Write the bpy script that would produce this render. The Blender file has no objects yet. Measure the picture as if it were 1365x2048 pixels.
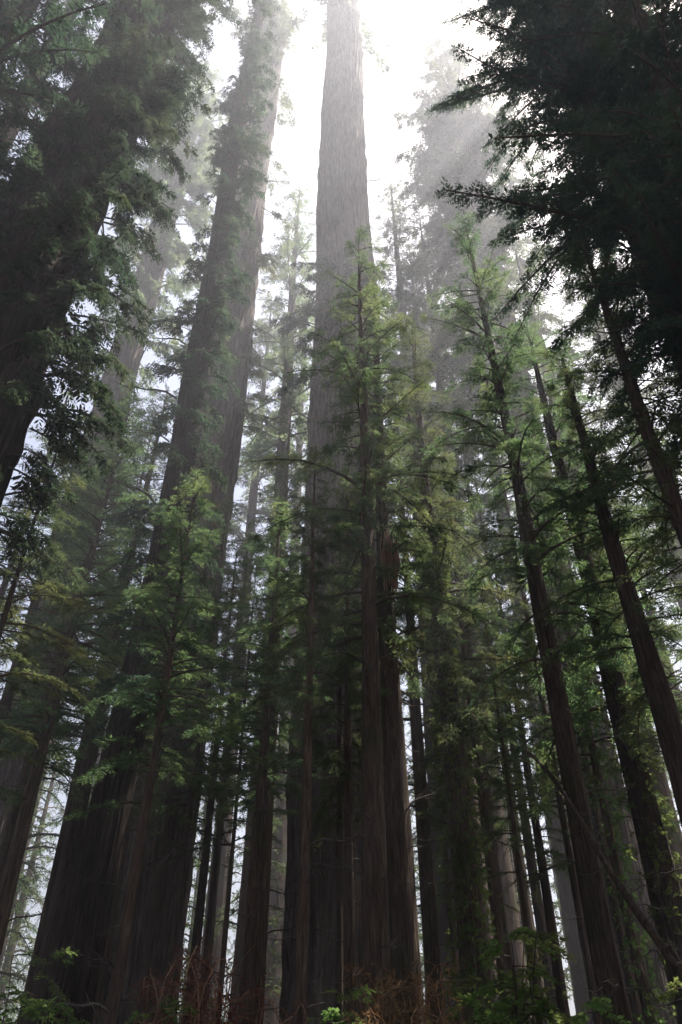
import bpy, math, random
import numpy as np

# ------------------------------------------------------------------ camera, sky, sun, exposure
scene = bpy.context.scene
COL = scene.collection
rad = math.radians

cam_data = bpy.data.cameras.new('camera')
cam_data.sensor_fit = 'VERTICAL'
cam_data.sensor_height = 36.0
cam_data.lens = 26.14
cam_data.clip_start = 0.05
cam_data.clip_end = 3000.0
cam = bpy.data.objects.new('camera', cam_data)
cam.location = (0.0, 0.0, 1.6)
cam.rotation_euler = (rad(90 + 38.3), 0, 0)
COL.objects.link(cam)
scene.camera = cam

SUN_EL, SUN_AZ = 67.0, 61.0         # azimuth clockwise from the view direction (+Y)
world = bpy.data.worlds.new('World')
scene.world = world
world.use_nodes = True
wn, wl = world.node_tree.nodes, world.node_tree.links
bg = wn['Background']
sky = wn.new('ShaderNodeTexSky')
sky.sky_type = 'NISHITA'
sky.sun_disc = False
sky.sun_elevation = rad(SUN_EL)
sky.sun_rotation = rad(SUN_AZ)
sky.air_density = 1.0
sky.dust_density = 4.0
sky.ozone_density = 1.0
hsv = wn.new('ShaderNodeHueSaturation')
hsv.inputs['Saturation'].default_value = 1.0
wl.new(sky.outputs[0], hsv.inputs['Color'])
wl.new(hsv.outputs[0], bg.inputs['Color'])
bg.inputs['Strength'].default_value = 0.06

sun_data = bpy.data.lights.new('sun', 'SUN')
sun_data.energy = 5.0
sun_data.angle = rad(0.55)
sun_data.color = (1.0, 0.94, 0.84)
sun = bpy.data.objects.new('sun', sun_data)
sun.rotation_euler = (rad(90 - SUN_EL), 0, rad(180 - SUN_AZ))
sun.location = (0, 0, 150)
COL.objects.link(sun)

scene.view_settings.view_transform = 'Standard'
scene.view_settings.look = 'None'
scene.view_settings.exposure = 1.75
scene.view_settings.gamma = 1.0
scene.view_settings.use_curve_mapping = False
scene.render.engine = 'CYCLES'
scene.cycles.max_bounces = 5
scene.cycles.diffuse_bounces = 3
scene.cycles.glossy_bounces = 1
scene.cycles.transmission_bounces = 3
scene.cycles.volume_bounces = 0
scene.cycles.transparent_max_bounces = 4
scene.cycles.use_denoising = True
scene.cycles.sample_clamp_indirect = 4.0
HAZE_DENSITY = 0.0026

# ------------------------------------------------------------------ materials
def new_mat(name):
    m = bpy.data.materials.new(name)
    m.use_nodes = True
    nt = m.node_tree
    nt.nodes.clear()
    out = nt.nodes.new('ShaderNodeOutputMaterial')
    return m, nt, out

def ramp(nt, stops):
    r = nt.nodes.new('ShaderNodeValToRGB')
    el = r.color_ramp.elements
    while len(el) < len(stops):
        el.new(0.5)
    for e, (p, c) in zip(el, stops):
        e.position = p
        e.color = (*c, 1)
    return r

def noise(nt, vec, scale, detail=4, rough=0.55, distortion=0.0):
    n = nt.nodes.new('ShaderNodeTexNoise')
    n.inputs['Scale'].default_value = scale
    n.inputs['Detail'].default_value = detail
    n.inputs['Roughness'].default_value = rough
    n.inputs['Distortion'].default_value = distortion
    nt.links.new(vec, n.inputs['Vector'])
    return n

def bark_material(name, dark, mid, light, moss, bump=0.6, k=1.0):
    m, nt, out = new_mat(name)
    L = nt.links
    geo = nt.nodes.new('ShaderNodeNewGeometry')
    mp = nt.nodes.new('ShaderNodeMapping')
    mp.inputs['Scale'].default_value = (5.0 * k, 5.0 * k, 0.45 * k)
    L.new(geo.outputs['Position'], mp.inputs['Vector'])
    fib = noise(nt, mp.outputs[0], 1.6, 7, 0.68, 0.5)
    mp2 = nt.nodes.new('ShaderNodeMapping')
    mp2.inputs['Scale'].default_value = (16.0 * k, 16.0 * k, 2.2 * k)
    L.new(geo.outputs['Position'], mp2.inputs['Vector'])
    fine = noise(nt, mp2.outputs[0], 1.5, 4, 0.6, 0.2)
    big = noise(nt, geo.outputs['Position'], 0.55, 4, 0.6)
    mix = nt.nodes.new('ShaderNodeMath'); mix.operation = 'MULTIPLY_ADD'
    L.new(fine.outputs[0], mix.inputs[0]); mix.inputs[1].default_value = 0.35
    L.new(fib.outputs[0], mix.inputs[2])
    r = ramp(nt, [(0.42, dark), (0.62, mid), (0.86, light)])
    L.new(mix.outputs[0], r.inputs[0])
    rm = ramp(nt, [(0.56, (0, 0, 0)), (0.70, (0.75, 0.75, 0.75))])
    L.new(big.outputs[0], rm.inputs[0])
    mc = nt.nodes.new('ShaderNodeMixRGB')
    mc.inputs[2].default_value = (*moss, 1)
    L.new(rm.outputs[0], mc.inputs[0]); L.new(r.outputs[0], mc.inputs[1])
    info = nt.nodes.new('ShaderNodeObjectInfo')
    hv = nt.nodes.new('ShaderNodeHueSaturation')
    mr = nt.nodes.new('ShaderNodeMapRange')
    mr.inputs['To Min'].default_value = 0.7; mr.inputs['To Max'].default_value = 1.25
    L.new(info.outputs['Random'], mr.inputs['Value']); L.new(mr.outputs[0], hv.inputs['Value'])
    L.new(mc.outputs[0], hv.inputs['Color'])
    b = nt.nodes.new('ShaderNodeBsdfPrincipled')
    b.inputs['Roughness'].default_value = 0.95
    b.inputs['Specular IOR Level'].default_value = 0.15
    L.new(hv.outputs[0], b.inputs['Base Color'])
    bp = nt.nodes.new('ShaderNodeBump')
    bp.inputs['Strength'].default_value = bump
    bp.inputs['Distance'].default_value = 0.35
    L.new(mix.outputs[0], bp.inputs['Height'])
    L.new(bp.outputs[0], b.inputs['Normal'])
    L.new(b.outputs[0], out.inputs['Surface'])
    return m

def leaf_material(name, c1, c2, c3, trans=0.45, patch=0.5):
    m, nt, out = new_mat(name)
    L = nt.links
    geo = nt.nodes.new('ShaderNodeNewGeometry')
    n1 = noise(nt, geo.outputs['Position'], patch, 3, 0.6)
    n2 = noise(nt, geo.outputs['Position'], 9.0, 2, 0.6)
    ma = nt.nodes.new('ShaderNodeMath'); ma.operation = 'MULTIPLY_ADD'
    L.new(n2.outputs[0], ma.inputs[0]); ma.inputs[1].default_value = 0.35
    L.new(n1.outputs[0], ma.inputs[2])
    r = ramp(nt, [(0.45, c1), (0.68, c2), (0.92, c3)])
    L.new(ma.outputs[0], r.inputs[0])
    info = nt.nodes.new('ShaderNodeObjectInfo')
    hv = nt.nodes.new('ShaderNodeHueSaturation')
    mr = nt.nodes.new('ShaderNodeMapRange')
    mr.inputs['To Min'].default_value = 0.75; mr.inputs['To Max'].default_value = 1.25
    mh = nt.nodes.new('ShaderNodeMapRange')
    mh.inputs['To Min'].default_value = 0.47; mh.inputs['To Max'].default_value = 0.53
    L.new(info.outputs['Random'], mr.inputs['Value']); L.new(mr.outputs[0], hv.inputs['Value'])
    L.new(info.outputs['Random'], mh.inputs['Value']); L.new(mh.outputs[0], hv.inputs['Hue'])
    L.new(r.outputs[0], hv.inputs['Color'])
    d = nt.nodes.new('ShaderNodeBsdfDiffuse')
    t = nt.nodes.new('ShaderNodeBsdfTranslucent')
    hv2 = nt.nodes.new('ShaderNodeHueSaturation')
    hv2.inputs['Hue'].default_value = 0.485
    hv2.inputs['Saturation'].default_value = 0.95
    hv2.inputs['Value'].default_value = 1.9
    L.new(hv.outputs[0], hv2.inputs['Color'])
    L.new(hv.outputs[0], d.inputs['Color']); L.new(hv2.outputs[0], t.inputs['Color'])
    mx = nt.nodes.new('ShaderNodeMixShader')
    mx.inputs[0].default_value = trans
    L.new(d.outputs[0], mx.inputs[1]); L.new(t.outputs[0], mx.inputs[2])
    L.new(mx.outputs[0], out.inputs['Surface'])
    return m

BARK = bark_material('redwood_bark', (0.03, 0.022, 0.017), (0.16, 0.125, 0.102), (0.34, 0.285, 0.24), (0.15, 0.145, 0.115), 1.0)  # paled to strengthen the haze on the farther giants
BARK_SHADED = bark_material('shaded_redwood_bark', (0.010, 0.007, 0.005), (0.05, 0.035, 0.026), (0.12, 0.088, 0.068), (0.035, 0.042, 0.022), 1.0, 1.3)  # darkened copy for the near giants, shade put into the bark colour
BARK_SMALL = bark_material('young_bark', (0.016, 0.011, 0.008), (0.07, 0.047, 0.034), (0.18, 0.13, 0.095), (0.05, 0.06, 0.025), 0.7, 2.2)
BARK_RED = bark_material('torn_bark', (0.10, 0.045, 0.022), (0.24, 0.13, 0.075), (0.42, 0.27, 0.17), (0.22, 0.13, 0.08), 0.7, 1.8)
DEADWOOD = bark_material('dead_wood', (0.03, 0.024, 0.02), (0.08, 0.065, 0.055), (0.16, 0.14, 0.12), (0.12, 0.12, 0.08), 0.3, 3.0)
TWIG = bark_material('twig_bark', (0.02, 0.014, 0.01), (0.06, 0.042, 0.03), (0.12, 0.09, 0.065), (0.05, 0.05, 0.03), 0.2, 3.0)
LEAF = leaf_material('redwood_needles', (0.030, 0.054, 0.026), (0.056, 0.088, 0.032), (0.115, 0.135, 0.046), 0.5)
LEAF_SHADED = leaf_material('shaded_needles', (0.020, 0.043, 0.026), (0.034, 0.064, 0.034), (0.066, 0.098, 0.042), 0.35)  # darker, bluer needle copy: the tone of shade is in the leaf colour
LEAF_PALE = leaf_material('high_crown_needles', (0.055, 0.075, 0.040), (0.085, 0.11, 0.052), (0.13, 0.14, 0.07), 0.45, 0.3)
LEAF_BROAD = leaf_material('broad_leaves', (0.045, 0.085, 0.022), (0.08, 0.13, 0.032), (0.13, 0.17, 0.045), 0.5, 1.2)
LEAF_DEAD = leaf_material('dead_fronds', (0.075, 0.035, 0.018), (0.14, 0.07, 0.036), (0.22, 0.13, 0.075), 0.25, 1.5)

def ground_material():
    m, nt, out = new_mat('forest_floor')
    L = nt.links
    geo = nt.nodes.new('ShaderNodeNewGeometry')
    a = noise(nt, geo.outputs['Position'], 0.35, 5, 0.6)
    c = noise(nt, geo.outputs['Position'], 14.0, 5, 0.7)
    r = ramp(nt, [(0.35, (0.045, 0.028, 0.018)), (0.55, (0.085, 0.055, 0.034)), (0.75, (0.14, 0.10, 0.06))])
    L.new(c.outputs[0], r.inputs[0])
    rg = ramp(nt, [(0.52, (0, 0, 0)), (0.66, (0.8, 0.8, 0.8))])
    L.new(a.outputs[0], rg.inputs[0])
    mx = nt.nodes.new('ShaderNodeMixRGB')
    mx.inputs[2].default_value = (0.05, 0.07, 0.025, 1)
    L.new(rg.outputs[0], mx.inputs[0]); L.new(r.outputs[0], mx.inputs[1])
    b = nt.nodes.new('ShaderNodeBsdfPrincipled')
    b.inputs['Roughness'].default_value = 1.0
    b.inputs['Specular IOR Level'].default_value = 0.1
    L.new(mx.outputs[0], b.inputs['Base Color'])
    bp = nt.nodes.new('ShaderNodeBump'); bp.inputs['Distance'].default_value = 0.08
    L.new(c.outputs[0], bp.inputs['Height']); L.new(bp.outputs[0], b.inputs['Normal'])
    L.new(b.outputs[0], out.inputs['Surface'])
    return m
FLOOR = ground_material()

# ------------------------------------------------------------------ mesh helpers
def mesh_from(name, verts, quads, mat, smooth=False):
    """verts (n,3), quads (m,4) numpy arrays -> mesh"""
    verts = np.ascontiguousarray(verts, dtype=np.float32)
    quads = np.ascontiguousarray(quads, dtype=np.int32)
    me = bpy.data.meshes.new(name)
    me.vertices.add(len(verts))
    me.vertices.foreach_set('co', verts.ravel())
    me.loops.add(quads.size)
    me.loops.foreach_set('vertex_index', quads.ravel())
    me.polygons.add(len(quads))
    me.polygons.foreach_set('loop_start', np.arange(0, quads.size, 4, dtype=np.int32))
    me.polygons.foreach_set('loop_total', np.full(len(quads), 4, dtype=np.int32))
    if smooth:
        me.polygons.foreach_set('use_smooth', np.ones(len(quads), dtype=bool))
    me.update(calc_edges=True)
    me.materials.append(mat)
    return me

def place(name, me, parent=None, loc=(0, 0, 0), rot=(0, 0, 0), scale=(1, 1, 1)):
    o = bpy.data.objects.new(name, me)
    o.location = loc; o.rotation_euler = rot; o.scale = scale
    COL.objects.link(o)
    if parent is not None:
        o.parent = parent
    return o

def thing(name, label, cat, loc, group=None, rotz=0.0):
    o = bpy.data.objects.new(name, None)
    o.empty_display_size = 0.3
    o.location = loc; o.rotation_euler = (0, 0, rotz)
    COL.objects.link(o)
    o['label'] = label; o['category'] = cat
    if group:
        o['group'] = group
    return o

def unit(v):
    return v / np.maximum(np.linalg.norm(v, axis=-1, keepdims=True), 1e-9)

class Geo:
    """collects quads"""
    def __init__(self):
        self.v, self.q, self.n = [], [], 0
    def add(self, v, q):
        self.v.append(np.asarray(v, dtype=np.float32)); self.q.append(np.asarray(q, dtype=np.int32) + self.n)
        self.n += len(v)
    def tube(self, pts, radii, seg=5):
        pts = np.asarray(pts, float); radii = np.asarray(radii, float)
        d = unit(np.gradient(pts, axis=0))
        ref = np.array([0.31, 0.17, 0.93]) if abs(d[:, 2]).mean() < 0.8 else np.array([1.0, 0.1, 0.0])
        a = unit(np.cross(d, ref)); b = np.cross(d, a)
        th = np.linspace(0, 2 * np.pi, seg, endpoint=False)
        ring = a[:, None, :] * np.cos(th)[None, :, None] + b[:, None, :] * np.sin(th)[None, :, None]
        v = (pts[:, None, :] + ring * radii[:, None, None]).reshape(-1, 3)
        i, j = np.meshgrid(np.arange(len(pts) - 1), np.arange(seg), indexing='ij')
        j2 = (j + 1) % seg
        q = np.stack([i * seg + j, i * seg + j2, (i + 1) * seg + j2, (i + 1) * seg + j], -1).reshape(-1, 4)
        self.add(v, q)
    def mesh(self, name, mat, smooth=False):
        return mesh_from(name, np.concatenate(self.v), np.concatenate(self.q), mat, smooth)

# ---- foliage: every spray is a feather of narrow blades
def sprays(geo, P, D, N, length, rng, blades=14, width=0.16, spread=0.95, reach=0.5, droop=0.25):
    """P base points, D directions, N plane normals (n,3); length (n,)"""
    n = len(P)
    D = unit(D); S = unit(np.cross(D, N)); N = np.cross(S, D)
    k = np.arange(blades)
    side = np.where(k % 2 == 0, 1.0, -1.0)
    t = 0.08 + 0.88 * (k // 2 + rng.random((n, blades)) * 0.7) / (blades / 2)
    side = np.broadcast_to(side, (n, blades)).copy()
    side[:, -1] *= 0.15
    bl = reach * (1.05 - 0.62 * t) * rng.uniform(0.65, 1.25, (n, blades))
    ang = spread * rng.uniform(0.75, 1.15, (n, blades))
    Ln = length[:, None]
    base = P[:, None] + D[:, None] * (t * Ln)[..., None]
    base[..., 2] -= droop * t * t * Ln
    dirv = D[:, None] * np.cos(ang)[..., None] + S[:, None] * (side * np.sin(ang))[..., None] \
        + N[:, None] * rng.normal(0, 0.28, (n, blades))[..., None]
    dirv[..., 2] -= droop * t
    dirv = unit(dirv)
    nn = N[:, None] + rng.normal(0, 0.35, (n, blades, 3))
    w = unit(np.cross(dirv, nn)) * (width * bl * Ln)[..., None]
    bl = (bl * Ln)[..., None]
    tip = base + dirv * bl
    mid = base + dirv * bl * 0.5 + nn * bl * 0.04
    v = np.stack([base, mid + w, tip, mid - w], 2).reshape(-1, 3)
    geo.add(v, np.arange(len(v)).reshape(-1, 4))

def bough(leaves, wood, base, az, L, rise, sag, r0, rng, per_m, slen, blades, width, start=0.18, seg=4, hang=0.0):
    """one limb with feathery sprays on both sides"""
    t = np.linspace(0, 1, 6)
    bend = rng.normal(0, 0.18)
    h = np.array([math.cos(az), math.sin(az), 0.0]); s = np.array([-h[1], h[0], 0.0])
    def curve(t):
        t = np.asarray(t)[..., None]
        return base + h * L * t + s * (L * bend * t * t) + np.array([0, 0, 1.0]) * L * (rise * t - sag * t * t)
    pts = curve(t)
    wood.tube(pts, r0 * (1 - 0.85 * t) + 0.004, seg)
    n = max(3, int(per_m * L))
    ts = start + (1 - start) * rng.random(n) ** 0.85
    ts[0] = 1.0
    P = curve(ts)
    T = unit(curve(np.minimum(ts + 0.05, 1.05)) - curve(ts - 0.05))
    side = np.where(rng.random(n) < 0.5, 1.0, -1.0)
    a = rng.uniform(0.35, 1.25, n) * side
    a[0] = 0
    S = unit(np.cross(T, np.array([0, 0, 1.0])))
    D = T * np.cos(a)[:, None] - S * np.sin(a)[:, None]
    D[:, 2] += rng.normal(-0.08 - hang, 0.22, n)
    N = np.array([0, 0, 1.0]) + rng.normal(0, 0.33, (n, 3))
    ln = slen * (1.25 - 0.55 * ts) * rng.uniform(0.6, 1.3, n)
    P = P + rng.normal(0, 0.04 * slen, (n, 3))
    sprays(leaves, P, D, N, ln, rng, blades, width, droop=0.22 + hang)

def conifer_crown(seed, length, radius, count, per_m, slen, blades, width, shape=0.75, gap=0.0, bottom_thin=0.35):
    rng = np.random.default_rng(seed)
    lv, wd = Geo(), Geo()
    phase = rng.uniform(0, 6.28, 4)
    for i in range(count):
        u = (i + rng.random()) / count                 # 0 bottom, 1 top
        if u < 0.35 and rng.random() > bottom_thin + (1 - bottom_thin) * u / 0.35:
            continue
        az = i * 2.39996 + rng.normal(0, 0.5)
        if rng.random() < gap * (0.5 + 0.5 * math.sin(3 * az + phase[0] + u * 17)):
            continue
        lump = 0.72 + 0.30 * math.sin(u * 23 + phase[1] + 2 * az) + 0.18 * math.sin(u * 51 + phase[2] - az)
        L = radius * ((1 - u) ** shape) * lump * rng.uniform(0.55, 1.2) + 0.25
        L *= 0.8 + 0.2 * min(1, u / 0.15)
        z = u * length
        bough(lv, wd, np.array([0, 0, z]), az, L, 0.25 + 0.55 * u - 0.18 * rng.random(), 0.35 + 0.25 * rng.random(),
              0.012 + 0.012 * L, rng, per_m, slen * (0.75 + 0.25 * (1 - u)), blades, width)
    # leader shoots
    for k in range(4):
        a = rng.uniform(0, 6.28)
        P = np.array([0, 0, length * (0.955 + 0.013 * k)])
        D = np.array([0.25 * math.cos(a), 0.25 * math.sin(a), 1.0])
        sprays(lv, P[None], D[None], np.array([[math.cos(a + 1.6), math.sin(a + 1.6), 0.2]]), np.array([slen * 1.3]), rng, blades, width, droop=0)
    return lv, wd

# ------------------------------------------------------------------ trunks
def trunk_mesh(name, seed, r_of_h, H, seg, rings, ridges, depth, mat, flare=0.0, flute=0.0, wobble=0.02, power=1.0):
    """tapered bole with furrowed bark relief; r_of_h takes heights, returns radii"""
    rng = np.random.default_rng(seed)
    z = H * np.linspace(0, 1, rings) ** power - 0.6
    th = np.linspace(0, 2 * np.pi, seg, endpoint=False)
    Z, TH = np.meshgrid(z, th, indexing='ij')
    R = r_of_h(np.maximum(Z, 0))
    fl = np.exp(-np.maximum(Z, 0) / 2.2)
    R = R * (1 + flare * fl)
    lobes = sum(math.cos(0) * np.cos(k * TH + p) * a for k, p, a in zip((3, 5, 7), rng.uniform(0, 6.28, 3), (0.5, 0.35, 0.3)))
    R = R * (1 + flute * lobes * (0.25 + 0.75 * fl))
    # furrows: folded waves whose phase wanders with height
    rel = 0
    for k in range(4):
        m = int(ridges * (0.6, 1.0, 1.7, 2.6)[k]); m = max(m, 3)
        wander = sum(rng.normal(0, 1.0) * np.sin(Z * f + rng.uniform(0, 6.28) + TH * int(rng.integers(1, 4))) for f in (0.11, 0.27, 0.6, 1.3))
        rel = rel + (1 - 2 * np.abs(np.sin(0.5 * m * TH + wander * 0.9 + rng.uniform(0, 6.28)))) * (0.35, 0.4, 0.25, 0.18)[k] if m % 2 == 0 else \
            rel + np.cos(m * TH + wander * 0.9 + rng.uniform(0, 6.28)) * (0.35, 0.4, 0.25, 0.18)[k] * 0.7
    brk = 0.65 + 0.35 * np.sin(Z * 1.7 + 3 * np.sin(TH * 5 + Z * 0.3)) * np.sin(Z * 0.77 + 2 * np.sin(TH * 7))
    R = R + depth * rel * brk * np.clip(R / max(R.max(), 1e-6) * 1.4, 0.2, 1)
    for k in range(int(H / 2.6)):                        # burls, healed limb scars, swellings
        zb, tb = rng.uniform(2, H * 0.9), rng.uniform(-np.pi, np.pi)
        hz, ht = rng.uniform(0.25, 1.3), rng.uniform(0.12, 0.4)
        dt = (TH - tb + np.pi) % (2 * np.pi) - np.pi
        R = R + R * rng.uniform(-0.05, 0.13) * np.exp(-((Z - zb) / hz) ** 2 - (dt / ht) ** 2)
    cx = wobble * (np.sin(z * 0.13 + rng.uniform(0, 6.28)) * 0.7 + np.sin(z * 0.31 + rng.uniform(0, 6.28)) * 0.3)
    cy = wobble * (np.sin(z * 0.12 + rng.uniform(0, 6.28)) * 0.7 + np.sin(z * 0.35 + rng.uniform(0, 6.28)) * 0.3)
    v = np.stack([R * np.cos(TH) + cx[:, None], R * np.sin(TH) + cy[:, None], Z], -1).reshape(-1, 3)
    i, j = np.meshgrid(np.arange(rings - 1), np.arange(seg), indexing='ij')
    j2 = (j + 1) % seg
    q = np.stack([i * seg + j, i * seg + j2, (i + 1) * seg + j2, (i + 1) * seg + j], -1).reshape(-1, 4)
    return mesh_from(name, v, q, mat, True)

# ------------------------------------------------------------------ ground
def build_ground():
    n = 121
    a = np.linspace(-1, 1, n)
    a = np.sign(a) * np.abs(a) ** 2.2 * 420
    X, Y = np.meshgrid(a, a, indexing='ij')
    Y = Y + 20
    r = np.hypot(X, Y)
    Zg = 0.10 * np.sin(X * 0.45 + 1) * np.cos(Y * 0.38) + 0.05 * np.sin(X * 1.3) * np.sin(Y * 1.1 + 2) - 0.1
    Zg = np.where(r > 120, -0.1, Zg)
    v = np.stack([X, Y, Zg], -1).reshape(-1, 3)
    i, j = np.meshgrid(np.arange(n - 1), np.arange(n - 1), indexing='ij')
    q = np.stack([i * n + j, (i + 1) * n + j, (i + 1) * n + j + 1, i * n + j + 1], -1).reshape(-1, 4)
    g = place('ground', mesh_from('ground', v, q, FLOOR, True))
    g['kind'] = 'structure'
    g['label'] = 'brown needle-covered forest floor under the redwoods'
build_ground()

# ------------------------------------------------------------------ the giants
def splinters(seed, height, radius, n, mat, name):
    """torn hanging bark strips on one side of a bole"""
    rng = np.random.default_rng(seed)
    g = Geo()
    for k in range(n):
        a = rng.normal(0, 0.5)
        z0 = rng.uniform(0.3, 1) * height
        ln = rng.uniform(0.4, 1.0) * height
        out = rng.uniform(0.02, 0.14)
        t = np.linspace(0, 1, 6)
        rr = radius + out * np.sin(t * 2.6) + 0.01
        aa = a + rng.normal(0, 0.06) * t
        pts = np.stack([rr * np.cos(aa), rr * np.sin(aa), z0 - ln * t], -1)
        g.tube(pts, np.array([0.5, 1, 1.1, 0.9, 0.6, 0.1]) * rng.uniform(0.02, 0.05), 4)
    return g.mesh(name, mat)

def stub_mesh(seed, L):
    rng = np.random.default_rng(seed)
    g = Geo()
    t = np.linspace(0, 1, 7)
    pts = np.stack([L * t, 0.25 * L * np.sin(t * 2 + rng.random()), L * (0.35 * t - 0.25 * t * t) + 0.04 * L * np.sin(t * 9)], -1)
    g.tube(pts, 0.022 * (1 - 0.85 * t), 5)
    for k in range(8):
        u = rng.uniform(0.25, 0.95); i = int(u * 6)
        d = np.array([rng.uniform(0.2, 0.8), rng.normal(0, 0.7), rng.normal(0.1, 0.5)]) * L * 0.35
        tt = np.linspace(0, 1, 4)[:, None]
        g.tube(pts[i] + d * tt + np.array([0, 0, -0.1 * L]) * tt * tt, 0.009 * (1 - 0.8 * tt[:, 0]), 4)
    return g.mesh('dead_branch', DEADWOOD)
STUBS = [stub_mesh(900 + k, 1.0) for k in range(4)]

def add_stubs(root, radius_at, specs, seed):
    rng = np.random.default_rng(seed)
    for (h, az, L) in specs:
        r = float(radius_at(np.array([h]))[0]) * 0.93
        place('dead_branch', STUBS[int(rng.integers(4))], root, (r * math.cos(az), r * math.sin(az), h),
              (rng.uniform(-0.4, 0.4), rng.uniform(-0.3, 0.25), az), (L, L, L))

def giant(label, x, y, r_base, r_top, H, seed, flare=0.12, ridges=30, depth=0.19, bark=None):
    root = thing('giant_redwood_tree', label, 'tree', (x, y, 0), 'giant redwoods')
    top_h = H * 0.86
    def r_of(h):
        lin = r_base + (r_top - r_base) * h / top_h
        return np.where(h < top_h, lin, np.maximum(0.05, r_top * (1 - (h - top_h) / (H - top_h + 0.01))))
    place('trunk', trunk_mesh('giant_trunk', seed, r_of, H, 168, 190, ridges, depth, bark or BARK, flare, 0.05, 0.16), root)
    return root, r_of

def trunk_sprouts(root, r_of, seed, h0, h1, n, az0, az_spread, L, slen, leafmat, per_m=9, blades=14, width=0.15, name='foliage', hang=0.25):
    """short feathery boughs growing straight out of a big bole"""
    rng = np.random.default_rng(seed)
    lv, wd = Geo(), Geo()
    clumps = rng.uniform(h0, h1, max(3, n // 9))
    for k in range(n):
        h = float(np.clip(rng.choice(clumps) + rng.normal(0, 1.3), h0, h1)) if rng.random() < 0.75 else rng.uniform(h0, h1)
        az = az0 + rng.normal(0, az_spread)
        r = float(r_of(np.array([h]))[0]) * 0.97
        base = np.array([r * math.cos(az), r * math.sin(az), h])
        l = L * rng.uniform(0.35, 1.25)
        bough(lv, wd, base, az + rng.normal(0, 0.5), l, rng.uniform(-0.1, 0.4), rng.uniform(0.4, 0.8), 0.014 + 0.01 * l, rng, per_m, slen, blades, width, hang=hang)
    f = place(name, lv.mesh('trunk_foliage', leafmat), root); f['kind'] = 'stuff'
    b = place('branches', wd.mesh('trunk_branches', TWIG), root); b['kind'] = 'stuff'

def giant_crown(root, r_of, seed, h0, h1, radius, count, slen, leafmat, per_m=5, blades=12, width=0.2, shape=0.6, gap=0.2):
    lv, wd = conifer_crown(seed, h1 - h0, radius, count, per_m, slen, blades, width, shape, gap)
    c = place('crown', lv.mesh('giant_crown', leafmat), root, (0, 0, h0)); c['kind'] = 'stuff'
    b = place('branches', wd.mesh('giant_branches', TWIG), root, (0, 0, h0)); b['kind'] = 'stuff'

# central giant
g1, r1 = giant('tallest central redwood, pale furrowed trunk rising into the white sky gap', 0.22, 30.0, 2.2, 1.75, 112, 11)
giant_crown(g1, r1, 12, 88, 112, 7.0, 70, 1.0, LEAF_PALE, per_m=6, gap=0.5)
add_stubs(g1, r1, [(76, -0.2, 1.6), (66, 0.05, 1.3), (59, -0.1, 2.0), (54, 0.0, 1.2), (48, -0.3, 1.5), (41, 3.3, 1.2), (38, 3.0, 2.2), (31, 3.4, 1.9), (26, 3.1, 2.4), (21, 3.2, 2.0), (34, -0.2, 1.9), (24, 0.1, 1.5)], 5)
trunk_sprouts(g1, r1, 13, 16, 44, 90, -1.5, 0.9, 2.2, 0.5, LEAF_SHADED, per_m=16)

# left giant: a dark leafy bole, one behind with bark paled to look hazier
g2, r2 = giant('dark leaf-covered trunk in front of the pale left giant, crossing the left half', -5.7, 19.2, 0.5, 0.36, 78, 21, ridges=22, depth=0.07, bark=BARK_SHADED)
giant_crown(g2, r2, 22, 50, 78, 2.0, 60, 0.6, LEAF_SHADED, per_m=10, gap=0.3)
trunk_sprouts(g2, r2, 23, 10, 56, 260, -1.0, 0.8, 1.2, 0.45, LEAF_SHADED, per_m=18)
add_stubs(g2, r2, [(25, 3.1, 1.8), (22, 3.3, 2.2), (20, 3.0, 1.6), (17, 3.2, 2.0), (14, 2.9, 1.6), (12, -0.1, 1.5), (11, 3.4, 1.2)], 6)
g7, r7 = giant('pale left giant redwood, hazy grey trunk with a torn reddish bark patch', -7.7, 32.1, 1.78, 1.35, 108, 25)
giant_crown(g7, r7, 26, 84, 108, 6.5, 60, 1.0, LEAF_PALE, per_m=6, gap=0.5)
trunk_sprouts(g7, r7, 27, 34, 80, 70, -1.2, 0.9, 2.4, 0.6, LEAF_PALE, per_m=10)
add_stubs(g7, r7, [(58, 0.0, 1.5), (50, -0.2, 1.8), (43, 0.1, 1.4), (36, -0.1, 1.8), (66, 0.0, 1.3)], 9)
place('torn_bark', splinters(31, 3.4, 0.0, 60, BARK_RED, 'torn_bark'), g7,
      (float(r7(np.array([25.0]))[0]) * math.cos(-0.75), float(r7(np.array([25.0]))[0]) * math.sin(-0.75), 23.5), (0, 0, -0.9), (2.2, 3.6, 1))

# huge near trunk at the left edge
g3, r3 = giant('huge near redwood leaning through the upper left with shaggy green boughs on its right side', -8.15, 11.4, 1.42, 1.05, 62, 41, bark=BARK_SHADED)
trunk_sprouts(g3, r3, 42, 10, 50, 420, -0.55, 0.7, 1.9, 0.42, LEAF_SHADED, per_m=20, hang=0.3)
giant_crown(g3, r3, 43, 40, 62, 5.5, 70, 0.5, LEAF_SHADED, per_m=14, gap=0.4)
add_stubs(g3, r3, [(15, 3.0, 1.6), (18, 2.6, 2.0), (22, 2.8, 2.4), (26, 2.5, 2.0)], 7)

# near tree with black overhanging crown at the right
g4, r4 = giant('near redwood at the right whose dense black crown overhangs the upper right corner', 9.3, 12.0, 0.98, 0.55, 50, 51, bark=BARK_SHADED)
giant_crown(g4, r4, 52, 15, 50, 5.4, 460, 0.5, LEAF_SHADED, per_m=17, blades=12, width=0.13, shape=0.25, gap=0.03)
add_stubs(g4, r4, [(10, 3.0, 1.8), (12, 2.5, 1.5), (14, 3.4, 2.0), (17, 2.9, 2.2)], 8)

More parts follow.
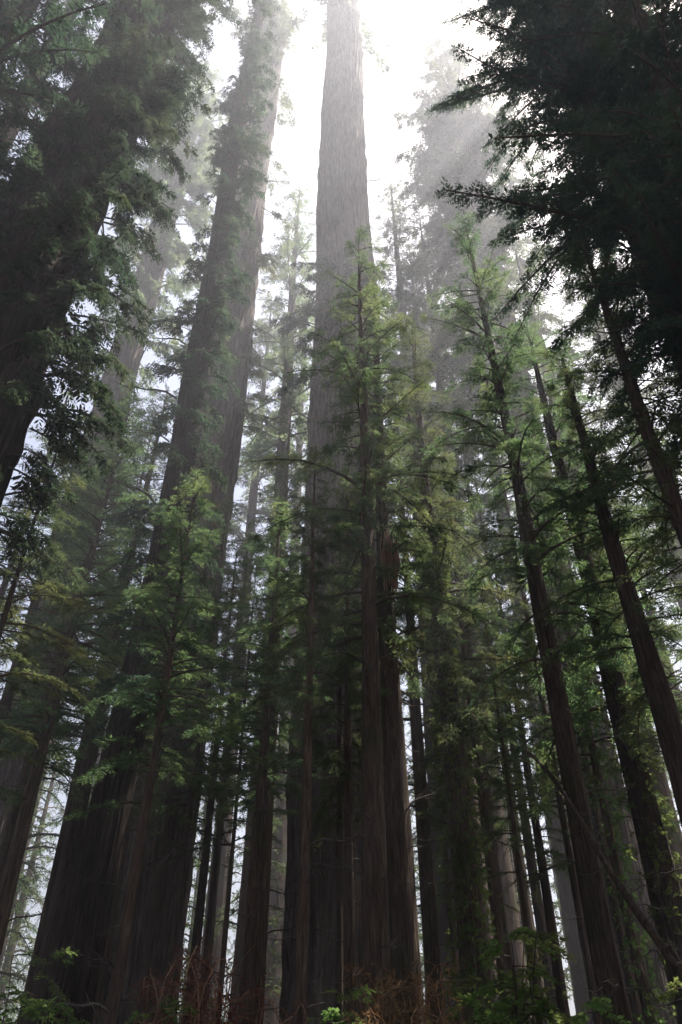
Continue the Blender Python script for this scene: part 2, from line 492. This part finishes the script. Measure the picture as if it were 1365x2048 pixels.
# two hazy giants farther back
g5, r5 = giant('hazy grey giant on the right with pale boughs, behind the spire-topped tree', 13.2, 38.0, 1.1, 0.8, 106, 61)
trunk_sprouts(g5, r5, 62, 42, 88, 260, 3.9, 1.3, 6.0, 0.9, LEAF_PALE, per_m=8, blades=12, width=0.2)
giant_crown(g5, r5, 63, 76, 110, 8.0, 110, 1.0, LEAF_PALE, per_m=6, gap=0.3)
g6, r6 = giant('hazy grey giant trunk between the huge left trunk and the pale left giant', -18.5, 42.0, 1.5, 1.1, 112, 71)
trunk_sprouts(g6, r6, 72, 52, 98, 170, -0.9, 1.2, 5.0, 0.9, LEAF_PALE, per_m=8, blades=12, width=0.2)
giant_crown(g6, r6, 73, 84, 112, 8.0, 90, 1.0, LEAF_PALE, per_m=6, gap=0.3)

# unseen redwoods added around the viewpoint to shade the foreground
# ------------------------------------------------------------------ redwoods of the second growth
YOUNG = [  # east, north, trunk radius, height, crown base, crown radius, variant, label
    (0.67, 15.99, 0.253, 27.9, 14.3, 1.80, 0, 'dark straight young redwood in front of the tallest central trunk, its crown overlapping the bark'),
    (1.30, 17.45, 0.313, 27.1, 14.7, 1.56, 1, 'dark young redwood with a torn bark burl, just right of the central giant trunk'),
    (2.32, 21.88, 0.233, 26.2, 12.2, 1.43, 2, 'slim dark redwood between the burl tree and the ivy-covered trunk'),
    (3.15, 20.76, 0.399, 28.9, 14.7, 1.75, 3, 'redwood with ivy leaves up its stout trunk, right of centre'),
    (4.38, 23.60, 0.159, 23.7, 12.2, 1.38, 0, 'thin pale sunlit trunk close beside the ivy-covered redwood'),
    (5.30, 17.20, 0.290, 31.1, 13.3, 2.05, 1, 'tall spire-topped young redwood with the longest dark trunk in the right half'),
    (7.43, 25.96, 0.139, 27.5, 14.6, 1.57, 2, 'very thin pale trunk just left of the longest dark right-hand trunk'),
    (7.83, 22.69, 0.161, 23.4, 13.7, 1.47, 0, 'thin black pole-like redwood between the longest dark trunk and the stout mossy one'),
    (7.36, 18.60, 0.381, 25.8, 15.2, 1.78, 2, 'stout mossy-looking redwood leaning past the longest dark right-hand trunk toward the lower right corner'),
    (7.03, 15.48, 0.363, 20.7, 13.4, 1.48, 3, 'brown sunlit trunk that leaves the frame at the lower right edge'),
    (7.54, 12.97, 0.271, 24.4, 15.1, 1.65, 1, 'dark branchy trunk at the right edge under the black overhanging crown'),
    (0.19, 18.00, 0.138, 17.1, 11.8, 0.90, 2, 'thin dark sapling trunk before the central giant, left of the paired dark trunks'),
    (-0.03, 20.00, 0.102, 16.6, 11.6, 0.85, 3, 'thinnest dark sapling trunk in front of the base of the central giant'),
    (-0.70, 14.98, 0.135, 15.6, 11.1, 0.90, 0, 'slim brown sapling with low green fronds along the left edge of the central giant'),
    (-3.97, 15.50, 0.134, 15.1, 10.0, 1.36, 1, 'slender black leaning-looking sapling crossing the foot of the left giant'),
    (-5.99, 27.35, 0.358, 23.6, 16.0, 2.04, 2, 'reddish trunk in broken light just right of the slender black sapling'),
    (-5.40, 31.54, 0.202, 24.6, 15.7, 1.78, 3, 'small reddish sunlit trunk, left one of a pair left of the central giant'),
    (-5.18, 33.60, 0.198, 26.8, 16.9, 1.91, 0, 'small reddish sunlit trunk, right one of a pair left of the central giant'),
    (-3.26, 23.78, 0.087, 18.0, 11.9, 1.15, 2, 'thin black stem beside the pair of small reddish trunks'),
    (-2.08, 19.89, 0.202, 17.8, 11.6, 1.40, 1, 'dark trunk in shade between the left giant and the central giant'),
    (-10.09, 23.96, 0.194, 27.2, 15.2, 2.30, 0, 'pale reddish trunk near the left edge, half hidden by green boughs'),
    (-12.96, 27.06, 0.300, 29.4, 17.0, 2.35, 3, 'pale trunk cut by the left edge of the picture, lowest of the left group'),
    (-6.46, 12.42, 0.093, 14.2, 9.8, 1.06, 2, 'thin black twiggy sapling at the left edge below the huge leaning-looking trunk'),
    (-9.69, 28.39, 0.353, 32.7, 19.6, 2.67, 3, 'dark-crowned redwood seen left of the left giant, trunk mostly hidden by boughs'),
    (-8.30, 20.37, 0.223, 23.3, 12.3, 2.01, 1, 'leafy redwood filling the gap between the left giant and the left edge'),
    (8.35, 35.02, 0.247, 34.3, 20.1, 2.11, 1, 'slim far trunk in the bright gap left of the longest dark right-hand trunk'),
    (9.36, 24.26, 0.281, 21.4, 12.5, 1.76, 0, 'broad dark trunk in the lower right corner behind leafy shrubs'),
    (8.74, 39.03, 0.307, 40.1, 25.6, 2.61, 3, 'hazy far trunk in the bright gap right of the ivy-covered redwood'),
    (6.76, 27.17, 0.198, 21.4, 11.8, 1.59, 2, 'short dark redwood low in the gap left of the longest dark right-hand trunk'),
    (13.78, 28.88, 0.328, 26.5, 19.9, 2.14, 3, 'bright yellow-green redwood behind the brown sunlit trunk at the right edge'),
    (-2.48, 25.88, 0.231, 29.2, 16.3, 1.73, 0, 'lacy slim redwood in the gap immediately left of the central giant'),
    (4.75, 29.62, 0.206, 36.7, 21.2, 1.95, 1, 'lacy slim redwood right of the burl tree, its thin tip in the bright gap'),
    (6.45, 33.38, 0.195, 45.5, 23.7, 2.39, 2, 'fine-branched pale redwood left of the spire-topped tree'),
    (9.43, 28.48, 0.178, 32.8, 17.8, 1.91, 3, 'slim redwood between the longest dark trunk and the brown sunlit trunk'),
    (-11.36, 32.04, 0.164, 34.9, 19.8, 2.26, 1, 'far slim redwood left of the dark leaf-covered trunk'),
    (-14.59, 35.09, 0.215, 41.1, 23.1, 2.55, 2, 'pale far redwood left of the leafy one near the left edge'),
    (-5.21, 26.49, 0.132, 23.2, 14.5, 1.44, 3, 'thin stem left of the pair of small reddish trunks'),
    (-2.27, 23.89, 0.113, 20.1, 13.6, 1.30, 0, 'thin stem touching the left edge of the central giant'),
    (4.75, 21.48, 0.085, 15.8, 10.0, 1.02, 1, 'thin short redwood in the light gap left of the longest dark trunk'),
    (3.38, 25.78, 0.098, 17.9, 10.2, 1.10, 2, 'thin short redwood behind the ivy-covered trunk'),
    (10.32, 22.77, 0.137, 24.1, 15.6, 1.71, 3, 'slim redwood at the right edge behind the brown sunlit trunk'),
    (-6.37, 23.14, 0.129, 18.0, 12.0, 1.30, 0, 'thin dim redwood beside the slender black sapling'),
    (2.27, 35.93, 0.213, 41.0, 27.1, 2.21, 1, 'faint slim redwood glimpsed between the paired dark trunks'),
]
TALL = [  # east, north, trunk radius, height, crown base, crown radius, variant, label
    (-4.70, 43.75, 0.750, 83.0, 38.0, 5.50, 0, 'far sunlit pale-crowned redwood in the bright slot between the two giant trunks'),
    (5.61, 42.63, 0.750, 82.0, 36.0, 6.00, 1, 'far sunlit pale-crowned redwood right of the central giant, below the white sky'),
    (7.08, 43.43, 0.750, 70.0, 34.0, 5.50, 2, 'hazy grey redwood between the central giant and the spire-topped tree'),
    (8.85, 45.14, 0.750, 80.0, 34.0, 5.50, 2, 'faint far redwood whose crown fills the sky right of the central giant top'),
    (13.49, 48.15, 0.750, 96.0, 40.0, 6.50, 0, 'pale far redwood above and left of the spire-topped tree'),
    (-4.82, 61.81, 0.750, 88.0, 34.0, 6.00, 1, 'faint far redwood in the slot directly left of the central giant'),
    (12.98, 31.42, 0.733, 52.0, 20.0, 5.50, 0, 'hazy redwood with a lit brown trunk behind the spire-topped tree'),
    (-9.06, 59.31, 0.750, 84.0, 36.0, 6.00, 1, 'faint far redwood just right of the left giant'),
    (19.16, 35.11, 0.750, 62.0, 22.0, 6.00, 0, 'hazy redwood showing pale under the black right-hand crown'),
    (-14.74, 14.96, 0.750, 62.0, 12.0, 6.00, 2, 'olive-boughed redwood in the upper left corner behind the huge near trunk'),
    (9.39, 8.99, 0.689, 44.0, 13.0, 5.00, 0, 'black boughs of a near redwood reaching into the top right of the picture'),
    (-9.98, 8.34, 0.639, 44.0, 14.0, 4.50, 2, 'dark boughs of a near redwood reaching into the top left corner'),
    (14.71, 16.36, 0.750, 66.0, 14.0, 6.50, 1, 'redwood lost in shade in the upper right corner behind the black crown'),
]


def canonical_bole(seed):
    # radius 1 at the base, height 1: scaled per tree
    def r_of(h):
        return np.maximum(1 - h, 0.0) ** 0.7 + 0.03
    rng = np.random.default_rng(seed)
    seg, rings = 22, 60
    z = np.linspace(0, 1, rings) ** 1.25
    th = np.linspace(0, 2 * np.pi, seg, endpoint=False)
    Z, TH = np.meshgrid(z, th, indexing='ij')
    R = r_of(Z) * (1 + 0.35 * np.exp(-Z / 0.03))
    for m in (4, 7, 10):
        w = sum(rng.normal(0, 0.7) * np.sin(Z * f + rng.uniform(0, 6.28)) for f in (5, 13, 31))
        R = R * (1 + (0.05, 0.05, 0.04)[(4, 7, 10).index(m)] * np.cos(m * TH + w))
    # slow sway, a fraction of the base radius
    cx = 0.9 * np.sin(z * 5 + rng.uniform(0, 6.28)) * z * (1 - z) + 0.25 * np.sin(z * 17 + rng.uniform(0, 6.28)) * z * (1 - z)
    cy = 0.9 * np.sin(z * 4 + rng.uniform(0, 6.28)) * z * (1 - z)
    v = np.stack([R * np.cos(TH) + cx[:, None], R * np.sin(TH) + cy[:, None], Z], -1).reshape(-1, 3)
    v[:seg, 2] -= 0.02
    i, j = np.meshgrid(np.arange(rings - 1), np.arange(seg), indexing='ij')
    j2 = (j + 1) % seg
    q = np.stack([i * seg + j, i * seg + j2, (i + 1) * seg + j2, (i + 1) * seg + j], -1).reshape(-1, 4)
    return mesh_from('young_trunk', v, q, BARK_SMALL, True)
BOLES = [canonical_bole(300 + k) for k in range(4)]

CROWN_L, CROWN_R = 20.0, 4.0
YOUNG_CROWNS = []
for k, (cnt, shp, gp) in enumerate(((165, 0.6, 0.65), (175, 0.7, 0.55), (150, 0.5, 0.75), (165, 0.6, 0.65))):
    lv, wd = conifer_crown(400 + k, CROWN_L, CROWN_R, cnt, 12.5, 0.52, 13, 0.11, shp, gp)
    YOUNG_CROWNS.append((lv.mesh('young_crown', LEAF), wd.mesh('young_branches', TWIG)))
TALL_CROWNS = []
for k in range(3):
    lv, wd = conifer_crown(500 + k, 40.0, 6.0, 185, 7.5, 0.7, 12, 0.15, 0.5, 0.6, 0.6)
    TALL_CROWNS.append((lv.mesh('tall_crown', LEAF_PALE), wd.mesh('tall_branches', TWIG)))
FAR_CROWNS = []
for k in range(3):
    lv, wd = conifer_crown(600 + k, 20.0, 4.0, 105, 8, 0.62, 10, 0.13, 0.5, 0.6, 0.7)
    FAR_CROWNS.append((lv.mesh('far_crown', LEAF), wd.mesh('far_branches', TWIG)))

rnd = random.Random(77)
def second_growth(name, label, group, x, y, r0, H, hb, cr, crowns, v, L0, R0, widen=1.0):
    root = thing(name, label, 'tree', (x, y, 0), group)
    place('trunk', BOLES[v % 4], root, (0, 0, -0.15), (0, 0, rnd.uniform(0, 6.28)), (r0, r0, H))
    lm, wm = crowns[v % len(crowns)]
    sxy = cr * widen / R0; sz = (H - hb) / L0
    rz = rnd.uniform(0, 6.28)
    c = place('crown', lm, root, (0, 0, hb), (0, 0, rz), (sxy, sxy, sz)); c['kind'] = 'stuff'
    b = place('branches', wm, root, (0, 0, hb), (0, 0, rz), (sxy, sxy, sz)); b['kind'] = 'stuff'
    return root

SHADE_TREES = [  # east, north, height, crown base, crown radius, label
    (12.0, 2.0, 62, 24, 8.0, 'unseen tall redwood added for shade, beside the viewpoint on the right, outside the picture'),
    (18.5, 5.5, 66, 26, 8.5, 'unseen tall redwood added for shade, right of the picture, beyond the one beside the viewpoint'),
    (24.0, -2.0, 68, 26, 8.5, 'unseen tall redwood added for shade, far to the right of the viewpoint'),
    (15.0, -6.5, 64, 24, 8.5, 'unseen tall redwood added for shade, behind the viewpoint to the right'),
    (6.5, -5.0, 60, 26, 7.5, 'unseen tall redwood added for shade, close behind the viewpoint on the right'),
    (-2.5, -6.5, 63, 25, 8.0, 'unseen tall redwood added for shade, straight behind the viewpoint'),
    (8.0, -13.0, 68, 28, 8.5, 'unseen tall redwood added for shade, farther behind the viewpoint on the right'),
    (-10.0, -2.0, 60, 26, 8.0, 'unseen tall redwood added for shade, beside the viewpoint on the left, outside the picture'),
    (20.5, 12.5, 68, 18, 10.0, 'unseen tall redwood added for shade, beyond the right edge, next to the shaded corner tree'),
    (14.5, 6.0, 60, 24, 8.5, 'unseen tall redwood added for shade, just outside the right edge, nearest the black crown'),
    (26.0, 8.0, 66, 24, 8.5, 'unseen tall redwood added for shade, outermost to the right of the picture'),
]
YROOT = []
for (x, y, r0, H, hb, cr, v, lab) in YOUNG:
    root = second_growth('young_redwood_tree', lab, 'young redwoods', x, y, r0, H, hb * 0.62, cr, YOUNG_CROWNS, v, CROWN_L, CROWN_R, 1.85)
    YROOT.append(root)
    if math.hypot(x, y) < 25:
        for k in range(9):
            h = rnd.uniform(0.12, 0.62) * hb + 1.5
            az = rnd.uniform(0, 6.28); l = rnd.uniform(0.5, 1.3)
            place('dead_branch', STUBS[rnd.randrange(4)], root, (r0 * 0.8 * math.cos(az), r0 * 0.8 * math.sin(az), h),
                  (rnd.uniform(-0.4, 0.4), rnd.uniform(-0.2, 0.35), az), (l, l, l))
for (x, y, r0, H, hb, cr, v, lab) in TALL:
    root = second_growth('tall_redwood_tree', lab, 'tall hazy redwoods', x, y, r0, H, hb, cr, TALL_CROWNS, v, 40.0, 6.0, 1.0 if y < 43 else 1.35)
    if y < 18:                                          # close boughs get the darker needle copy, shade put into the colour
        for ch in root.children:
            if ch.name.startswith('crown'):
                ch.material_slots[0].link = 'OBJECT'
                ch.material_slots[0].material = LEAF_SHADED

# added trees out of view, placed to cast shade over the foreground
for k, (x, y, H, hb, cr, lab) in enumerate(SHADE_TREES):
    second_growth('tall_redwood_tree', lab, 'unseen shade trees around the viewpoint', x, y, 0.9, H, hb, cr, TALL_CROWNS, k, 40.0, 6.0, 0.72)

# ivy on the stout trunk and torn bark on the burl tree
def ivy(root, r0, H, h0, h1, n, seed):
    rng = np.random.default_rng(seed)
    h = h0 + (h1 - h0) * rng.random(n)
    az = rng.normal(-1.6, 1.0, n)
    r = r0 * (1 - h / H) ** 0.7 * 1.05 + rng.uniform(0, 0.16, n)
    P = np.stack([r * np.cos(az), r * np.sin(az), h], -1)
    D = np.stack([np.cos(az), np.sin(az), rng.normal(-0.2, 0.6, n)], -1) + rng.normal(0, 0.5, (n, 3))
    g = Geo()
    sprays(g, P, D, rng.normal(0, 1, (n, 3)), rng.uniform(0.15, 0.32, n), rng, 6, 0.34, droop=0.3)
    o = place('ivy', g.mesh('ivy', LEAF_BROAD), root); o['kind'] = 'stuff'
for row, root in zip(YOUNG, YROOT):
    if 'ivy leaves' in row[7]:
        ivy(root, row[2], row[3], 1.0, 17.0, 1500, 801)
    if 'bark burl' in row[7]:
        place('torn_bark', splinters(32, 1.5, row[2] * 0.75, 46, BARK_RED, 'torn_bark'), root, (0, 0, 13.0), (0, 0, -1.2))
    if 'stout mossy' in row[7]:
        ivy(root, row[2], row[3], 1.0, 13.0, 500, 802)

# ------------------------------------------------------------------ far trees, each its own
taken = [(r[0], r[1]) for r in YOUNG + TALL] + [(0.2, 30), (-5.6, 19.2), (-7.7, 32.1), (13.2, 38.0), (-18.5, 42.0)]
far = []
rnd2 = random.Random(5)
tries = 0
while len(far) < 62 and tries < 6000:
    tries += 1
    D = 34 + 66 * rnd2.random() ** 1.1
    a = rad(rnd2.uniform(-31, 31))
    x, y = D * math.sin(a), D * math.cos(a)
    if min(math.hypot(x - p, y - q) for p, q in taken) < 4.0:
        continue
    taken.append((x, y))
    far.append((x, y, D, rnd2.uniform(0.18, 0.5), rnd2.uniform(22, 40) * (0.8 + D / 190), rnd2.uniform(2.4, 4.2)))
far.sort(key=lambda t: t[0] / t[1])
ORD = ['', 'first', 'second', 'third', 'fourth', 'fifth', 'sixth', 'seventh', 'eighth', 'ninth', 'tenth', 'eleventh', 'twelfth', 'thirteenth', 'fourteenth', 'fifteenth', 'sixteenth', 'seventeenth', 'eighteenth']
def far_sector(ax):
    if ax < -0.36: return 'far left behind the huge near trunk'
    if ax < -0.24: return 'behind and left of the left giant'
    if ax < -0.10: return 'between the left and central giants'
    if ax < 0.08: return 'behind the central giant'
    if ax < 0.22: return 'behind the ivy-covered redwood'
    if ax < 0.36: return 'behind the longest dark right-hand trunk'
    return 'behind the trunks at the right edge'
cnt = {}
for k, (x, y, D, r0, H, cr) in enumerate(far):
    s = far_sector(x / y)
    cnt[s] = cnt.get(s, 0) + 1
    second_growth('distant_redwood_tree', '%s from the left of the dim distant redwoods %s' % (ORD[min(18, cnt[s])], s), 'distant redwoods',
                  x, y, r0, H, H * 0.1, cr, FAR_CROWNS, k, 20.0, 4.0, 1.15)

# ------------------------------------------------------------------ understory
def shrub_mesh(seed, H, R, stems, broad):
    rng = np.random.default_rng(seed)
    lv, wd = Geo(), Geo()
    for s in range(stems):
        a = rng.uniform(0, 6.28); lean = rng.uniform(0.1, 0.75) * R
        t = np.linspace(0, 1, 7)
        h = H * rng.uniform(0.55, 1.0)
        pts = np.stack([lean * math.cos(a) * t ** 1.5 + 0.08 * np.sin(t * 7 + s), lean * math.sin(a) * t ** 1.5 + 0.08 * np.cos(t * 6 + s), h * t - 0.1], -1)
        wd.tube(pts, 0.028 * (1 - 0.8 * t) + 0.004, 5)
        for b in range(9):
            u = rng.uniform(0.25, 1.0)
            p = np.array([np.interp(u, t, pts[:, c]) for c in range(3)])
            bough(lv, wd, p, rng.uniform(0, 6.28), rng.uniform(0.4, 1.2) * R * 0.6, rng.uniform(0, 0.5), 0.4, 0.01, rng, 13, 0.34, 8 if broad else 12, 0.30 if broad else 0.14, start=0.1)
    return lv.mesh('shrub_leaves', LEAF_BROAD), wd.mesh('shrub_stems', TWIG)
SHRUBS = [shrub_mesh(700, 5.0, 1.6, 8, True), shrub_mesh(701, 4.2, 1.9, 9, True), shrub_mesh(702, 5.5, 1.5, 7, False)]
SHRUB_SPOTS = [  # east, north, scale, variant, label
    (2.55, 13.77, 0.95, 0, 'bright yellow-green sapling leaves in the light gap right of the ivy-covered trunk'),
    (3.26, 14.64, 0.9, 1, 'tall leafy shrub at the right of the light gap, below the longest dark trunk'),
    (1.91, 12.86, 0.7, 1, 'leafy shrub at the foot of the ivy-covered redwood'),
    (-0.26, 13.00, 0.7, 2, 'feathery green sapling in front of the base of the central giant'),
    (-4.00, 13.41, 0.9, 1, 'olive leafy shrub against the left side of the left giant base'),
    (-5.28, 14.04, 0.7, 0, 'dark leafy shrub low in the lower left corner'),
    (-6.30, 16.86, 0.95, 2, 'dark shrub under the left edge trunks beside the corner shrub'),
    (-2.80, 17.78, 0.7, 2, 'shaded shrub between the two giant bases'),
    (4.84, 13.14, 0.75, 1, 'leafy shrub in front of the broad trunk in the lower right corner'),
    (1.11, 17.97, 0.95, 1, 'small bright shrub beyond the foot of the central giant on its right'),
    (3.83, 19.63, 1.2, 0, 'yellow-green far shrub in the bright gap'),
    (7.13, 17.61, 0.9, 0, 'green shrub at the right edge low beneath the brown sunlit trunk'),
]
TANGLES = [
    (-2.23, 13.82, 3.5, 1.1, 1, 'reddish brown dead branch tangle between the two giant bases'),
    (1.02, 13.96, 3.4, 0.9, 2, 'reddish brown dead branch tangle at the foot of the burl tree'),
]
POLE = ((5.19, 10.66, 0.0), (4.56, 18.04, 8.31))

for (x, y, s, v, lab) in SHRUB_SPOTS:
    root = thing('understory_shrub', lab, 'shrub', (x, y, 0), 'understory shrubs', rnd.uniform(0, 6.28))
    lm, wm = SHRUBS[v]
    f = place('foliage', lm, root, scale=(s * 0.85, s * 0.85, s * 0.8)); f['kind'] = 'stuff'
    w = place('stems', wm, root, scale=(s * 0.85, s * 0.85, s * 0.8)); w['kind'] = 'stuff'

# dead brown tangles at the foot of the trunks
def tangle(seed, H, R, n):
    """fallen dead boughs caught on each other: arching stems with side twigs and limp brown fronds"""
    rng = np.random.default_rng(seed)
    lv, wd = Geo(), Geo()
    for k in range(n):
        a = rng.uniform(0, 6.28); t = np.linspace(0, 1, 10)
        r0 = rng.uniform(0, 0.8) * R; a0 = rng.uniform(0, 6.28)
        l = R * rng.uniform(0.4, 1.2); top = H * (1 - 0.75 * rng.random() ** 1.3); low = top * rng.uniform(0.0, 0.7)
        pts = np.stack([r0 * math.cos(a0) + l * math.cos(a) * t + 0.12 * np.sin(t * 7 + k), r0 * math.sin(a0) + l * math.sin(a) * t + 0.12 * np.sin(t * 8 + 2 * k),
                        low + (top - low) * np.sin(t * rng.uniform(1.4, 3.0)) + 0.06 * np.sin(t * 13 + k)], -1)
        wd.tube(pts, 0.013 * (1 - 0.8 * t) + 0.003, 4)
        for b in range(4):
            p = pts[rng.integers(2, 9)]; d = rng.normal(0, 0.28, 3) * R + np.array([0, 0, -0.12])
            tt = np.linspace(0, 1, 5)[:, None]
            wd.tube(p + d * tt + rng.normal(0, 0.12, 3) * np.sin(tt * 3), 0.006 * (1 - 0.7 * tt[:, 0]), 4)
        m = 12
        i = rng.integers(2, 9, m)
        D = unit(rng.normal(0, 0.8, (m, 3)) + np.array([0, 0, -0.5]))
        sprays(lv, pts[i], D, rng.normal(0, 1, (m, 3)), rng.uniform(0.15, 0.45, m), rng, 9, 0.07, droop=0.5)
    return lv.mesh('dead_fronds', LEAF_DEAD), wd.mesh('dead_stems', BARK_RED)
for (x, y, H, R, seed, lab) in TANGLES:
    root = thing('dead_branch_tangle', lab, 'branches', (x, y, 0), 'dead branch tangles')
    lm, wm = tangle(seed, H, R, 42)
    f = place('fronds', lm, root); f['kind'] = 'stuff'
    w = place('stems', wm, root); w['kind'] = 'stuff'

# a dead pole leaning across the trunks on the right
def leaning_pole():
    a = np.array(POLE[0]); b = np.array(POLE[1])
    g = Geo()
    t = np.linspace(0, 1, 22)[:, None]
    pts = a + (b - a) * t + np.array([0.5, 0, 1.6]) * (t * (1 - t)) + np.array([0.09, 0.05, 0.06]) * np.sin(t * 9)
    g.tube(pts - a, 0.085 * (1 - 0.55 * t[:, 0]) * (1 + 0.15 * np.sin(t[:, 0] * 31)), 9)
    root = thing('leaning_dead_pole', 'dark dead pole leaning across the longest dark trunk in the right half', 'dead tree', tuple(a))
    place('trunk', g.mesh('leaning_pole', BARK_SMALL, True), root)
    for k in range(9):
        u = 0.2 + 0.085 * k
        p = (b - a) * u + np.array([0.5, 0, 1.6]) * u * (1 - u)
        place('dead_branch', STUBS[k % 4], root, tuple(p), (0, 0.2, k * 2.1), (0.7, 0.7, 0.7))
leaning_pole()

# ------------------------------------------------------------------ the hazy air
def haze():
    g = Geo()
    x0, x1, y0, y1, z0, z1 = -430, 430, -410, 450, -1.6, 116
    v = [(x0, y0, z0), (x1, y0, z0), (x1, y1, z0), (x0, y1, z0), (x0, y0, z1), (x1, y0, z1), (x1, y1, z1), (x0, y1, z1)]
    g.add(v, [(0, 3, 2, 1), (4, 5, 6, 7), (0, 1, 5, 4), (1, 2, 6, 5), (2, 3, 7, 6), (3, 0, 4, 7)])
    m, nt, out = new_mat('haze_air')
    p = nt.nodes.new('ShaderNodeVolumePrincipled')
    p.inputs['Color'].default_value = (0.86, 0.88, 0.98, 1)
    p.inputs['Density'].default_value = HAZE_DENSITY
    p.inputs['Anisotropy'].default_value = 0.5
    nt.links.new(p.outputs[0], out.inputs['Volume'])
    o = place('haze', g.mesh('haze', m))
    o['kind'] = 'stuff'
    o['label'] = 'pale hazy air filling the forest'
haze()
